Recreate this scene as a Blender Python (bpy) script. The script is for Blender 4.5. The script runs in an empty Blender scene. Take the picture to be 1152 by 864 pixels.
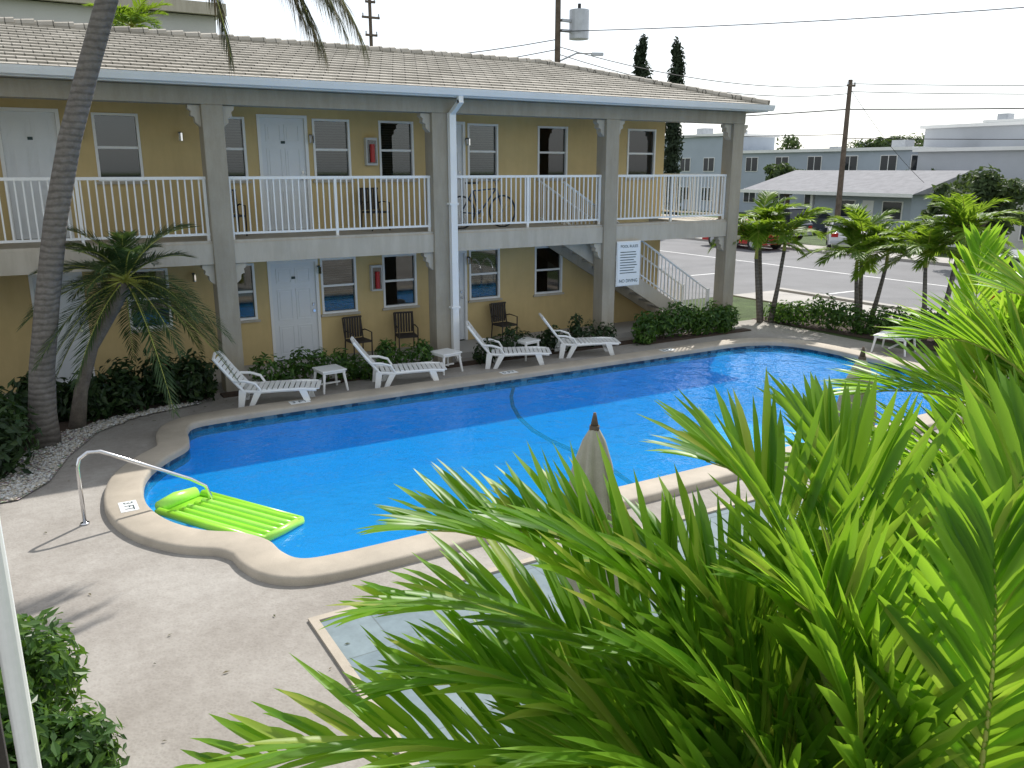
import bpy, math, random
from mathutils import Vector, Matrix, geometry
random.seed(7)
R=random.random
def U(a,b): return a+(b-a)*R()
scene=bpy.context.scene
# ------------------------------------------------------------------ materials
def newmat(name):
    m=bpy.data.materials.new(name); m.use_nodes=True
    nt=m.node_tree; b=nt.nodes['Principled BSDF']
    return m,nt,b
def coords(nt,scale=(1,1,1)):
    tc=nt.nodes.new('ShaderNodeTexCoord'); mp=nt.nodes.new('ShaderNodeMapping')
    mp.inputs['Scale'].default_value=scale
    nt.links.new(tc.outputs['Object'],mp.inputs['Vector']); return mp.outputs['Vector']
def noise(nt,vec,sc,det=4,rough=.6):
    n=nt.nodes.new('ShaderNodeTexNoise'); n.inputs['Scale'].default_value=sc
    n.inputs['Detail'].default_value=det; n.inputs['Roughness'].default_value=rough
    nt.links.new(vec,n.inputs['Vector']); return n.outputs['Fac']
def ramp(nt,fac,stops):
    r=nt.nodes.new('ShaderNodeValToRGB'); cr=r.color_ramp
    while len(cr.elements)<len(stops): cr.elements.new(.5)
    for e,(p,c) in zip(cr.elements,stops):
        e.position=p; e.color=(c[0],c[1],c[2],1)
    nt.links.new(fac,r.inputs['Fac']); return r.outputs['Color']
def mixc(nt,a,b,fac,mode='MIX'):
    m=nt.nodes.new('ShaderNodeMix'); m.data_type='RGBA'; m.blend_type=mode
    if hasattr(fac,'links'): nt.links.new(fac,m.inputs['Factor'])
    else: m.inputs['Factor'].default_value=fac
    for s,i in ((a,6),(b,7)):
        if hasattr(s,'links'): nt.links.new(s,m.inputs[i])
        else: m.inputs[i].default_value=(s[0],s[1],s[2],1)
    return m.outputs[2]
def bump(nt,b,h,strength=.3,dist=.01):
    n=nt.nodes.new('ShaderNodeBump'); n.inputs['Strength'].default_value=strength
    n.inputs['Distance'].default_value=dist
    nt.links.new(h,n.inputs['Height']); nt.links.new(n.outputs['Normal'],b.inputs['Normal'])
def surf(name,c,var=.12,rough=.7,sc=3,fine=60,bs=.25,bd=.004,metal=0,spec=.5,streak=0):
    m,nt,b=newmat(name); v=coords(nt)
    a=tuple(x*(1-var) for x in c); d=tuple(min(1,x*(1+var)) for x in c)
    n1=noise(nt,v,sc,5); n2=noise(nt,v,fine,3)
    col=ramp(nt,n1,[(.3,a),(.7,d)])
    col=mixc(nt,col,ramp(nt,n2,[(.35,(.8,.8,.8)),(.6,(1,1,1))]),min(1,var*4),'MULTIPLY')
    if streak:
        col=mixc(nt,col,ramp(nt,noise(nt,coords(nt,(3,3,.5)),2,4,.7),[(.38,(.62,.58,.52)),(.6,(1,1,1))]),streak,'MULTIPLY')
    nt.links.new(col,b.inputs['Base Color'])
    b.inputs['Roughness'].default_value=rough; b.inputs['Metallic'].default_value=metal
    b.inputs['Specular IOR Level'].default_value=spec
    bump(nt,b,n2,bs,bd); return m
def leafmat(name,stops,tcol,trans=.4,rough=.4):
    m,nt,b=newmat(name)
    g=nt.nodes.new('ShaderNodeNewGeometry')
    col=ramp(nt,g.outputs['Random Per Island'],stops)
    nt.links.new(col,b.inputs['Base Color']); b.inputs['Roughness'].default_value=rough
    b.inputs['Specular IOR Level'].default_value=.3
    t=nt.nodes.new('ShaderNodeBsdfTranslucent')
    tc=mixc(nt,col,tcol,.6); nt.links.new(tc,t.inputs['Color'])
    mx=nt.nodes.new('ShaderNodeMixShader'); mx.inputs[0].default_value=trans
    nt.links.new(b.outputs[0],mx.inputs[1]); nt.links.new(t.outputs[0],mx.inputs[2])
    nt.links.new(mx.outputs[0],nt.nodes['Material Output'].inputs['Surface']); return m
M={}
M['wall']=surf('yellow_stucco',(.60,.455,.215),.08,.85,1.2,90,.5,.004,streak=.12)
M['beige']=surf('beige_paint',(.37,.33,.26),.08,.8,1.5,80,.3,.003,streak=.3)
M['beige_l']=surf('cream_paint',(.50,.455,.375),.06,.8,1.5,80,.3,.003,streak=.3)
M['white']=surf('white_paint',(.8,.8,.78),.04,.4,2,50,.08,.001)
M['plastic']=surf('white_resin',(.82,.82,.8),.03,.35,3,40,.03,.001)
M['door']=surf('door_paint',(.72,.74,.75),.03,.45,2,50,.08,.001)
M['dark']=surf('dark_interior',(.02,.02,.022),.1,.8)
M['asphalt']=surf('asphalt',(.19,.19,.195),.15,.9,.4,120,.5,.004)
M['pave']=surf('pavement_concrete',(.40,.38,.35),.1,.85,.8,90,.3,.003)
M['grass']=surf('lawn_grass',(.07,.11,.03),.4,.95,1.2,60,.8,.03)
M['soil']=surf('mulch_soil',(.07,.045,.03),.4,.95,6,70,.9,.02)
M['coping']=surf('coping_stone',(.43,.375,.30),.14,.75,2.2,90,.35,.003)
M['steel']=surf('stainless_steel',(.75,.75,.77),.03,.18,3,60,.02,.001,1)
M['metal']=surf('galvanised_metal',(.5,.52,.55),.1,.45,3,60,.05,.001,.6)
M['wood']=surf('pole_timber',(.13,.10,.075),.3,.9,4,40,.5,.01)
M['cable']=surf('cable_black',(.03,.03,.03),.1,.6)
M['brown']=surf('brown_wicker',(.04,.032,.027),.25,.7,6,80,.4,.004)
M['canvas']=surf('umbrella_canvas',(.40,.39,.31),.14,.9,4,120,.3,.002)
M['black']=surf('black_rubber',(.02,.02,.02),.1,.6)
M['red']=surf('red_paint',(.45,.02,.02),.05,.3)
M['bluegrey']=surf('distant_stucco',(.40,.45,.51),.06,.85,.5,20,.1,.004)
M['offwhite']=surf('offwhite_stucco',(.56,.56,.54),.05,.85,.4,20,.1,.004)
M['grey']=surf('grey_stucco',(.46,.48,.51),.06,.85,.4,20,.1,.004)
M['groof']=surf('grey_shingle',(.24,.24,.255),.15,.9,2,30,.4,.01)
M['carw']=surf('car_white',(.72,.73,.74),.02,.2,2,50,0,.001)
M['cars']=surf('car_silver',(.27,.28,.28),.02,.25,2,50,0,.001,.4)
M['carb']=surf('car_dark',(.05,.06,.08),.02,.2,2,50,0,.001)
M['carglass']=surf('car_glass',(.02,.025,.03),.02,.05,2,50,0,.001)
M['tail']=surf('tail_light',(.4,.01,.01),.02,.2)
M['float']=surf('lime_vinyl',(.34,.76,.05),.05,.3,3,30,.05,.002)
M['float2']=surf('lime_vinyl_pale',(.40,.82,.11),.05,.3,3,30,.05,.002)
M['signw']=surf('sign_board',(.78,.8,.8),.02,.4)
M['ink']=surf('sign_ink',(.03,.06,.06),.02,.6)
M['trunk']=surf('palm_trunk_rough',(.20,.17,.14),.3,.95,7,50,.8,.02)
M['curtain']=surf('curtain_cloth',(.55,.54,.5),.1,.9,4,60,.2,.004)
m,nt,b=newmat('palm_trunk'); v=coords(nt,(1,1,1))
w=nt.nodes.new('ShaderNodeTexWave'); w.bands_direction='Z'; w.inputs['Scale'].default_value=3.4; w.inputs['Distortion'].default_value=5; w.inputs['Detail'].default_value=4
nt.links.new(v,w.inputs['Vector'])
col=mixc(nt,ramp(nt,w.outputs['Fac'],[(.1,(.15,.135,.12)),(.5,(.215,.195,.175))]),ramp(nt,noise(nt,v,12,5,.7),[(.3,(.55,.53,.5)),(.7,(1,1,1))]),.9,'MULTIPLY')
nt.links.new(col,b.inputs['Base Color']); b.inputs['Roughness'].default_value=.95; bump(nt,b,w.outputs['Fac'],.35,.015); M['ptrunk']=m
m,nt,b=newmat('pool_deck_concrete'); v=coords(nt)
c1=ramp(nt,noise(nt,v,.7,6,.65),[(.3,(.31,.285,.255)),(.7,(.42,.395,.36))])
c2=ramp(nt,noise(nt,v,9,4,.7),[(.35,(.84,.83,.82)),(.65,(1,1,1))])
vo=nt.nodes.new('ShaderNodeTexVoronoi'); vo.inputs['Scale'].default_value=34; nt.links.new(v,vo.inputs['Vector'])
c3=ramp(nt,vo.outputs['Distance'],[(.1,(.86,.85,.84)),(.5,(1,1,1))])
c4=ramp(nt,noise(nt,v,.35,3,.5),[(.42,(.80,.78,.76)),(.58,(1,1,1))])
col=mixc(nt,mixc(nt,mixc(nt,c1,c2,.9,'MULTIPLY'),c3,.7,'MULTIPLY'),c4,.6,'MULTIPLY')
nt.links.new(col,b.inputs['Base Color']); b.inputs['Roughness'].default_value=.85; bump(nt,b,vo.outputs['Distance'],.3,.008); M['deck']=m
m,nt,b=newmat('white_gravel'); v=coords(nt)
vo=nt.nodes.new('ShaderNodeTexVoronoi'); vo.inputs['Scale'].default_value=28; nt.links.new(v,vo.inputs['Vector'])
nt.links.new(mixc(nt,ramp(nt,vo.outputs['Distance'],[(.2,(.6,.58,.52)),(.6,(.15,.13,.1))]),vo.outputs['Color'],.12),b.inputs['Base Color'])
b.inputs['Roughness'].default_value=.9; M['gravel']=m
m,nt,b=newmat('cream_roof_tile'); v=coords(nt)
br=nt.nodes.new('ShaderNodeTexBrick'); br.inputs['Scale'].default_value=1; br.inputs['Brick Width'].default_value=.27; br.inputs['Row Height'].default_value=.31
br.inputs['Mortar Size'].default_value=.010; br.inputs['Color1'].default_value=(.53,.49,.425,1); br.inputs['Color2'].default_value=(.41,.38,.325,1); br.inputs['Mortar'].default_value=(.14,.13,.11,1)
nt.links.new(v,br.inputs['Vector'])
col=mixc(nt,br.outputs['Color'],ramp(nt,noise(nt,v,1.1,5),[(.3,(.74,.73,.71)),(.7,(1,1,1))]),.9,'MULTIPLY')
nt.links.new(col,b.inputs['Base Color']); b.inputs['Roughness'].default_value=.85; bump(nt,b,br.outputs['Fac'],-.5,.015); M['roof']=m
m,nt,b=newmat('pool_blue_plaster'); v=coords(nt)
nt.links.new(ramp(nt,noise(nt,v,.8,3),[(.3,(.03,.46,.97)),(.7,(.07,.55,1))]),b.inputs['Base Color']); b.inputs['Roughness'].default_value=.7; M['plaster']=m
M['stepblue']=surf('step_plaster',(.12,.64,.98),.05,.7)
m,nt,b=newmat('waterline_tile'); v=coords(nt)
ck=nt.nodes.new('ShaderNodeTexVoronoi'); ck.distance='CHEBYCHEV'; ck.inputs['Scale'].default_value=9; nt.links.new(v,ck.inputs['Vector'])
nt.links.new(ramp(nt,ck.outputs['Color'],[(.2,(.01,.025,.05)),(.6,(.02,.07,.12)),(.9,(.10,.17,.2))]),b.inputs['Base Color']); b.inputs['Roughness'].default_value=.15; M['tile']=m
M['stripe']=surf('floor_line_tile',(.005,.015,.08),.1,1,spec=0)
m=bpy.data.materials.new('pool_water'); m.use_nodes=True; nt=m.node_tree; nt.nodes.clear()
o=nt.nodes.new('ShaderNodeOutputMaterial'); gl=nt.nodes.new('ShaderNodeBsdfGlossy'); gl.inputs['Roughness'].default_value=.04
tr=nt.nodes.new('ShaderNodeBsdfTransparent'); tr.inputs['Color'].default_value=(.80,.96,1,1)
mx=nt.nodes.new('ShaderNodeMixShader'); fr=nt.nodes.new('ShaderNodeFresnel'); fr.inputs['IOR'].default_value=1.33
v=coords(nt); n1=noise(nt,v,2.4,3,.5); n2=noise(nt,v,11,2,.5)
ad=nt.nodes.new('ShaderNodeMath'); ad.operation='MULTIPLY_ADD'; nt.links.new(n2,ad.inputs[0]); ad.inputs[1].default_value=.3; nt.links.new(n1,ad.inputs[2])
bp=nt.nodes.new('ShaderNodeBump'); bp.inputs['Strength'].default_value=.6; bp.inputs['Distance'].default_value=.07
nt.links.new(ad.outputs[0],bp.inputs['Height'])
nt.links.new(bp.outputs[0],gl.inputs['Normal']); nt.links.new(bp.outputs[0],fr.inputs['Normal'])
df=nt.nodes.new('ShaderNodeBsdfDiffuse'); df.inputs['Color'].default_value=(.02,.48,1,1)
m2=nt.nodes.new('ShaderNodeMixShader'); m2.inputs[0].default_value=.34
nt.links.new(tr.outputs[0],m2.inputs[1]); nt.links.new(df.outputs[0],m2.inputs[2])
nt.links.new(fr.outputs[0],mx.inputs[0]); nt.links.new(m2.outputs[0],mx.inputs[1]); nt.links.new(gl.outputs[0],mx.inputs[2]); nt.links.new(mx.outputs[0],o.inputs['Surface']); M['water']=m
m=bpy.data.materials.new('window_glass'); m.use_nodes=True; nt=m.node_tree; nt.nodes.clear()
o=nt.nodes.new('ShaderNodeOutputMaterial'); gl=nt.nodes.new('ShaderNodeBsdfGlossy'); gl.inputs['Roughness'].default_value=.03
tr=nt.nodes.new('ShaderNodeBsdfTransparent'); tr.inputs['Color'].default_value=(.45,.5,.5,1)
mx=nt.nodes.new('ShaderNodeMixShader'); fr=nt.nodes.new('ShaderNodeFresnel'); fr.inputs['IOR'].default_value=1.9
nt.links.new(fr.outputs[0],mx.inputs[0]); nt.links.new(tr.outputs[0],mx.inputs[1]); nt.links.new(gl.outputs[0],mx.inputs[2]); nt.links.new(mx.outputs[0],o.inputs['Surface']); M['glass']=m
m,nt,b=newmat('patio_tile'); v=coords(nt)
br=nt.nodes.new('ShaderNodeTexBrick'); br.offset=0; br.inputs['Scale'].default_value=1; br.inputs['Brick Width'].default_value=.6; br.inputs['Row Height'].default_value=.6
br.inputs['Mortar Size'].default_value=.008; br.inputs['Color1'].default_value=(.25,.31,.33,1); br.inputs['Color2'].default_value=(.20,.26,.29,1); br.inputs['Mortar'].default_value=(.16,.2,.21,1)
nt.links.new(v,br.inputs['Vector']); nt.links.new(mixc(nt,br.outputs['Color'],ramp(nt,noise(nt,v,5,5,.7),[(.3,(.7,.7,.7)),(.7,(1,1,1))]),.9,'MULTIPLY'),b.inputs['Base Color']); b.inputs['Roughness'].default_value=.85; b.inputs['Specular IOR Level'].default_value=.3; M['patio']=m
M['areca']=leafmat('areca_leaf',[(0,(.05,.14,.012)),(.45,(.12,.26,.02)),(.85,(.21,.37,.035)),(1,(.40,.38,.08))],(.56,.92,.05),.52,.38)
M['areca_far']=leafmat('young_palm_leaf',[(0,(.04,.10,.012)),(.6,(.10,.20,.02)),(1,(.19,.29,.04))],(.45,.65,.04),.45,.45)
M['pdark']=leafmat('dark_palm_leaf',[(0,(.02,.05,.018)),(.6,(.045,.085,.028)),(1,(.10,.12,.05))],(.15,.25,.04),.25,.45)
M['pdry']=leafmat('tall_palm_leaf',[(0,(.05,.07,.035)),(.5,(.09,.10,.05)),(.8,(.18,.14,.08)),(1,(.24,.17,.10))],(.25,.26,.1),.25,.5)
M['shrub']=leafmat('shrub_leaf',[(0,(.02,.055,.012)),(.6,(.05,.115,.022)),(1,(.11,.20,.035))],(.2,.4,.03),.3,.35)
M['shrubd']=leafmat('shrub_leaf_dark',[(0,(.010,.025,.009)),(.6,(.022,.048,.015)),(1,(.05,.085,.025))],(.1,.2,.03),.2,.4)
M['cyp']=leafmat('cypress_leaf',[(0,(.012,.025,.012)),(1,(.035,.055,.025))],(.05,.1,.03),.15,.7)
M['tree']=leafmat('tree_leaf',[(0,(.03,.055,.02)),(1,(.08,.12,.04))],(.2,.3,.05),.25,.6)
M['rachis']=surf('frond_stem',(.38,.40,.08),.15,.5,6,40,.1,.002)
# ------------------------------------------------------------------ mesh builder
class MB:
    def __init__(s): s.v=[];s.f=[];s.m=[];s.mats=[]
    def mi(s,k):
        if k not in s.mats: s.mats.append(k)
        return s.mats.index(k)
    def add(s,vs,fs,k):
        o=len(s.v); s.v+= [tuple(p) for p in vs]; i=s.mi(k)
        for f in fs: s.f.append(tuple(o+a for a in f)); s.m.append(i)
    def box(s,x0,x1,y0,y1,z0,z1,k):
        s.add([(x0,y0,z0),(x1,y0,z0),(x1,y1,z0),(x0,y1,z0),(x0,y0,z1),(x1,y0,z1),(x1,y1,z1),(x0,y1,z1)],
              [(0,3,2,1),(4,5,6,7),(0,1,5,4),(1,2,6,5),(2,3,7,6),(3,0,4,7)],k)
    def obox(s,c,size,rot,k):
        Mx=Matrix.Translation(c)@rot.to_4x4(); hx,hy,hz=[a/2 for a in size]
        vs=[Mx@Vector(p) for p in [(-hx,-hy,-hz),(hx,-hy,-hz),(hx,hy,-hz),(-hx,hy,-hz),(-hx,-hy,hz),(hx,-hy,hz),(hx,hy,hz),(-hx,hy,hz)]]
        s.add(vs,[(0,3,2,1),(4,5,6,7),(0,1,5,4),(1,2,6,5),(2,3,7,6),(3,0,4,7)],k)
    def tube(s,pts,rad,k,n=8,cap=True):
        pts=[Vector(p) for p in pts]; N=len(pts)
        if not isinstance(rad,(list,tuple)): rad=[rad]*N
        vs=[];ref=None
        for i,p in enumerate(pts):
            t=(pts[min(i+1,N-1)]-pts[max(i-1,0)]).normalized()
            if ref is None: ref=Vector((0,0,1)) if abs(t.z)<.9 else Vector((1,0,0))
            a=t.cross(ref).normalized(); b=a.cross(t).normalized(); ref=b
            for j in range(n):
                an=2*math.pi*j/n; vs.append(p+(a*math.cos(an)+b*math.sin(an))*rad[i])
        fs=[(i*n+j,i*n+(j+1)%n,(i+1)*n+(j+1)%n,(i+1)*n+j) for i in range(N-1) for j in range(n)]
        if cap: fs+=[tuple(range(n))[::-1],tuple(range((N-1)*n,N*n))]
        s.add(vs,fs,k)
    def cyl(s,c,r,z0,z1,k,n=20,r2=None):
        s.tube([(c[0],c[1],z0),(c[0],c[1],z1)],[r,r if r2 is None else r2],k,n)
    def prism_xz(s,pts,y0,y1,k):
        n=len(pts); vs=[(x,y0,z) for x,z in pts]+[(x,y1,z) for x,z in pts]
        s.add(vs,[tuple(range(n)),tuple(range(n,2*n))[::-1]]+[(i,n+i,n+(i+1)%n,(i+1)%n)[::-1] for i in range(n)],k)
    def flat(s,loops,z,k):
        L=[[Vector((x,y,0)) for x,y in l] for l in loops]; t=geometry.tessellate_polygon(L)
        P=[(p.x,p.y,z) for l in L for p in l]; fs=[]
        for a,b_,c in t:
            n=(Vector(P[b_])-Vector(P[a])).cross(Vector(P[c])-Vector(P[a])).z
            fs.append((a,b_,c) if n>0 else (a,c,b_))
        s.add(P,fs,k)
    def obj(s,name,parent=None,smooth=False,loc=None,rz=0,bevel=0):
        me=bpy.data.meshes.new(name); me.from_pydata(s.v,[],s.f)
        for k in s.mats: me.materials.append(M[k])
        me.polygons.foreach_set('material_index',s.m)
        if smooth: me.polygons.foreach_set('use_smooth',[True]*len(s.f))
        me.update(); ob=bpy.data.objects.new(name,me); scene.collection.objects.link(ob)
        if parent: ob.parent=parent
        if loc: ob.location=loc
        ob.rotation_euler[2]=rz
        if bevel:
            bm=ob.modifiers.new('b','BEVEL'); bm.width=bevel; bm.segments=2; bm.limit_method='ANGLE'
        return ob
def empty(name,loc=(0,0,0),rz=0):
    e=bpy.data.objects.new(name,None); scene.collection.objects.link(e); e.location=loc; e.rotation_euler[2]=rz; return e
def text(body,loc,size,rot,k,name,parent):
    cu=bpy.data.curves.new(name,'FONT'); cu.body=body; cu.size=size; cu.extrude=.001; cu.align_x='CENTER'; cu.align_y='CENTER'
    cu.materials.append(M[k]); ob=bpy.data.objects.new(name,cu); scene.collection.objects.link(ob)
    ob.location=loc; ob.rotation_euler=rot; ob.parent=parent; return ob
# ------------------------------------------------------------------ vegetation
def leaflet(mb,p,d,side,L,w,droop,k,seg=4):
    up=side.cross(d).normalized()
    prof=[.35,.95,1,.72,.0] if seg==4 else [.5,1,.0]
    n=len(prof)-1; vs=[]
    for i,a in enumerate(prof):
        t=i/n; c=p+d*L*t-Vector((0,0,1))*droop*L*t*t
        ww=side*(w*a*.5)
        if i<n: vs+=[c-ww+up*w*.22*a,c,c+ww+up*w*.22*a]
        else: vs.append(c)
    fs=[]
    for i in range(n-1):
        o=i*3; fs+=[(o,o+1,o+4,o+3),(o+1,o+2,o+5,o+4)]
    o=(n-1)*3; fs+=[(o,o+1,o+3),(o+1,o+2,o+3)]
    mb.add(vs,fs,k)
def frond(mb,pts,ll,lw,n,k,rk='rachis',rr=.012,start=.12,fwd=.75,vee=.35,droop=.15,seg=4,jit=.12):
    a,b_,c=[Vector(p) for p in pts]
    B=lambda t:(1-t)**2*a+2*t*(1-t)*b_+t*t*c
    mb.tube([B(i/10) for i in range(11)],[rr*(1-.8*i/10) for i in range(11)],rk,6)
    for i in range(n):
        t=start+(1-start)*(i+U(-.3,.3))/(n-1); t=max(0,min(1,t))
        p=B(t); T=(B(min(1,t+.02))-B(max(0,t-.02))).normalized()
        S=T.cross(Vector((0,0,1)))
        if S.length<.05: S=Vector((1,0,0))
        S.normalize(); N=S.cross(T).normalized()
        prof=math.sin(math.pi*min(1,(t-start)/(1-start)*.72+.22))**.6
        for sg in (-1,1):
            f=fwd+.9*t*t
            d=(T*f+S*sg*(1-.35*t)+N*vee+Vector((U(-jit,jit),U(-jit,jit),U(-jit,jit)))).normalized()
            sd=d.cross(N).normalized()
            L=ll*prof*U(.82,1.12)
            leaflet(mb,p,d,sd,L,lw*U(.7,1.15)*(.6+.4*prof),droop*U(.1,2.0),k,seg)
def crown(mb,c,n,length,ll,lw,nl,k,elev=(10,75),droop=.6,az0=0,arange=360,seg=2,**kw):
    c=Vector(c)
    for i in range(n):
        az=math.radians(az0+arange*(i+U(-.3,.3))/n); e=math.radians(U(*elev)); L=length*U(.8,1.1)
        h=Vector((math.cos(az),math.sin(az),0))
        mid=c+(h*math.cos(e)+Vector((0,0,1))*math.sin(e))*L*.55
        tip=c+h*L*(math.cos(e)*.6+.4)+Vector((0,0,1))*L*(math.sin(e)*.9-droop*(1.1-math.sin(e)*.6))
        frond(mb,(c,mid,tip),ll,lw,nl,k,seg=seg,**kw)
def leafcloud(mb,cs,n,size,k,shell=.5):
    for i in range(n):
        c,r=cs[int(R()*len(cs))]
        d=Vector((random.gauss(0,1),random.gauss(0,1),random.gauss(0,1))).normalized()
        q=shell+(1-shell)*R()
        p=Vector((c[0]+d.x*r[0]*q,c[1]+d.y*r[1]*q,c[2]+d.z*r[2]*q))
        if p.z<.02: p.z=U(.02,.15)
        nrm=(d+Vector((U(-1,1),U(-1,1),U(-.3,1)))*.8).normalized()
        a=nrm.orthogonal().normalized(); a=(Matrix.Rotation(U(0,6.28),3,nrm)@a); b_=nrm.cross(a)
        s=size*U(.6,1.3)
        mb.add([p-a*s,p-a*s*.2+b_*s*.4+nrm*s*.12,p+a*s,p-a*s*.2-b_*s*.4+nrm*s*.12],[(0,1,2),(0,2,3)],k)
# ------------------------------------------------------------------ pool
raw=[(2.45,7.82)]+[(x,7.8) for x in (3.2,4,5,7,9,11,13,14.4)]+[(15.0,7.84),(15.36,8.2)]+[(15.4,y) for y in (9,10,11,11.8)]+[(15.34,12.5),(15.1,13.05),(14.6,13.38)]+[(x,13.5) for x in (13.9,13,11,9,7,5,3.6)]+[(2.6,13.48),(2.12,13.4),(1.95,13.1),(1.9,12.7),(1.8,12.3),(1.42,11.85),(1.12,11.3),(1.0,10.7),(1.0,10.15),(1.14,9.6),(1.42,9.15),(1.78,8.85),(1.98,8.5),(2.03,8.15),(2.15,7.9)]
def catmull(P,k=5):
    out=[];n=len(P)
    for i in range(n):
        p0,p1,p2,p3=[Vector(P[(i+j-1)%n]) for j in range(4)]
        for s in range(k):
            t=s/k; out.append(.5*((2*p1)+(p2-p0)*t+(2*p0-5*p1+4*p2-p3)*t*t+(3*p1-p0-3*p2+p3)*t**3))
    return out
inner=catmull(raw)
def offs(d):
    n=len(inner); o=[]
    for i in range(n):
        t=(inner[(i+1)%n]-inner[i-1]).normalized(); o.append((inner[i].x+t.y*d,inner[i].y-t.x*d))
    return o
pool=empty('swimming_pool')
mb=MB()
prof=[(.45,-.05),(.45,.065),(.44,.085),(.41,.1),(.04,.1),(.01,.085),(0,.06),(0,.0)]
rings=[offs(d) for d,z in prof]; n=len(inner)
vs=[(x,y,prof[i][1]) for i,r in enumerate(rings) for x,y in r]
fs=[(i*n+j,i*n+(j+1)%n,(i+1)*n+(j+1)%n,(i+1)*n+j) for i in range(len(prof)-1) for j in range(n)]
mb.add(vs,fs,'coping'); mb.obj('coping',pool,True)
mb=MB(); I=[(p.x,p.y) for p in inner]
def band(mb,z0,z1,k):
    mb.add([(x,y,z0) for x,y in I]+[(x,y,z1) for x,y in I],[(j,(j+1)%n,n+(j+1)%n,n+j) for j in range(n)],k)
band(mb,0,-.16,'tile'); band(mb,-.16,-1.4,'plaster'); mb.flat([I],-1.4,'plaster')
mb.obj('basin',pool)
mb=MB(); mb.tube([(8.05,13.45,-.14),(7.7,12.95,-.15),(7.4,12.4,-.16),(7.12,11.7,-.16),(6.96,11.0,-.17),(6.93,10.4,-.18),(7.0,9.8,-.2),(7.2,9.3,-.3),(7.5,8.9,-.6),(7.9,8.6,-1.2)],.035,'stripe',8)
mb.obj('vacuum_hose',pool,True)
mb=MB()
for lim,z in ((1.45,-.35),(1.8,-.65),(2.15,-.95)):
    pts=[(x+.004,y) for x,y in I if x<lim and 8.6<y<12.2]
    if len(pts)>2:
        q=pts; mb.flat([q],z,'stepblue'); a,b_=q[0],q[-1]
        mb.add([(a[0],a[1],z),(b_[0],b_[1],z),(b_[0],b_[1],-1.4),(a[0],a[1],-1.4)],[(0,1,2,3)],'stepblue')
mb.obj('entry_steps',pool)
mb=MB(); mb.flat([I],-.06,'water'); mb.obj('water',pool)
mb=MB()
for dx in (0,.5):
    pts=[(14.2+dx,7.1,.0),(14.2+dx,7.1,.55),(14.2+dx,7.2,.75),(14.2+dx,7.45,.85),(14.2+dx,7.75,.75),(14.2+dx,7.92,.45),(14.2+dx,7.92,-1.0)]
    mb.tube(pts,.022,'steel',10)
for z in (-.25,-.55): mb.box(14.2,14.7,7.86,7.98,z,z+.03,'steel')
mb.obj('ladder',pool,True)
mb=MB()
mb.tube([(.3,10.2,0),(.3,10.2,.70),(.33,10.2,.80),(.42,10.2,.86),(.55,10.2,.85),(1.0,10.2,.6),(1.5,10.2,.32),(1.66,10.2,.2),(1.72,10.2,.02),(1.72,10.2,-.9)],.022,'steel',12)
mb.cyl((.3,10.2),.05,0,.02,'steel')
mb.obj('handrail',pool,True)
for (x,y,rz,tx) in [(.78,10.25,-math.pi/2,'3 FT'),(3.9,13.72,0,'3 FT'),(8.1,13.72,0,'5 FT'),(12.2,13.72,0,'8 FT')]:
    mb=MB(); a,b_=(.17,.1) if rz==0 else (.1,.17)
    mb.box(x-a,x+a,y-b_,y+b_,.099,.104,'signw'); mb.obj('depth_marker',pool)
    text(tx,(x,y,.106),.15,(0,0,rz),'ink','depth_lettering',pool)
outer=offs(.44)
# ------------------------------------------------------------------ ground
mb=MB(); mb.flat([[(-900,-900),(900,-900),(900,900),(-900,900)],outer],-.012,'grass'); mb.obj('ground')
mb=MB(); mb.flat([[(-14,-4),(17.2,-4),(17.2,15.9),(-14,15.9)],outer],0,'deck'); mb.obj('pool_deck')
mb=MB()
mb.flat([[(1.95,4.0),(8,4.0),(8,6.7),(1.95,6.7)]],.006,'patio')
mb.box(1.87,1.95,3.9,6.78,0,.03,'coping'); mb.box(1.95,8,6.7,6.78,0,.03,'coping'); mb.obj('patio_pavers')
mb=MB(); mb.box(22.2,34.0,-200,300,-.05,-.004,'asphalt')
mb.box(17.6,22.2,19.5,30,-.05,-.003,'asphalt'); mb.obj('road')
mb=MB(); mb.box(28.0,28.1,-200,300,-.003,0,'white')
for yy in range(12,60,6): mb.box(22.4,24.6,yy,yy+.1,-.003,0,'white')
mb.obj('road_marking')
mb=MB(); mb.box(19.9,21.9,-100,19.4,-.02,.03,'pave'); mb.box(21.9,22.2,-100,19.4,-.02,.1,'pave')
mb.box(34,34.25,-100,200,-.02,.12,'pave'); mb.box(34.25,36.2,-100,200,-.02,.1,'pave'); mb.obj('pavement')
mb=MB(); mb.flat([[(-9,11.2),(-.35,11.4),(.0,11.9),(.3,12.9),(.75,13.9),(1.4,14.5),(2.5,14.8),(2.8,15.3),(-9,15.3)]],.02,'gravel')
mb.obj('gravel_bed')
mb=MB()
for i in range(2200):
    t=R(); P=[(-.35,11.45),(.0,11.95),(.28,12.9),(.7,13.9),(1.4,14.5),(2.45,14.85)]
    s_=t*(len(P)-1); j=int(s_); f_=s_-j; x=P[j][0]*(1-f_)+P[min(j+1,5)][0]*f_-abs(random.gauss(0,.28)); y=P[j][1]*(1-f_)+P[min(j+1,5)][1]*f_+U(-.08,.1)
    r=U(.012,.026); z=.02+r*.5
    mb.add([(x-r,y,z),(x,y-r*.8,z),(x+r,y,z),(x,y+r*.8,z),(x,y,z+r*.7),(x,y,z-r*.6)],[(0,1,4),(1,2,4),(2,3,4),(3,0,4),(1,0,5),(2,1,5),(3,2,5),(0,3,5)],random.choice(['offwhite','pave','beige_l']))
mb.obj('gravel')
mb=MB()
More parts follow.
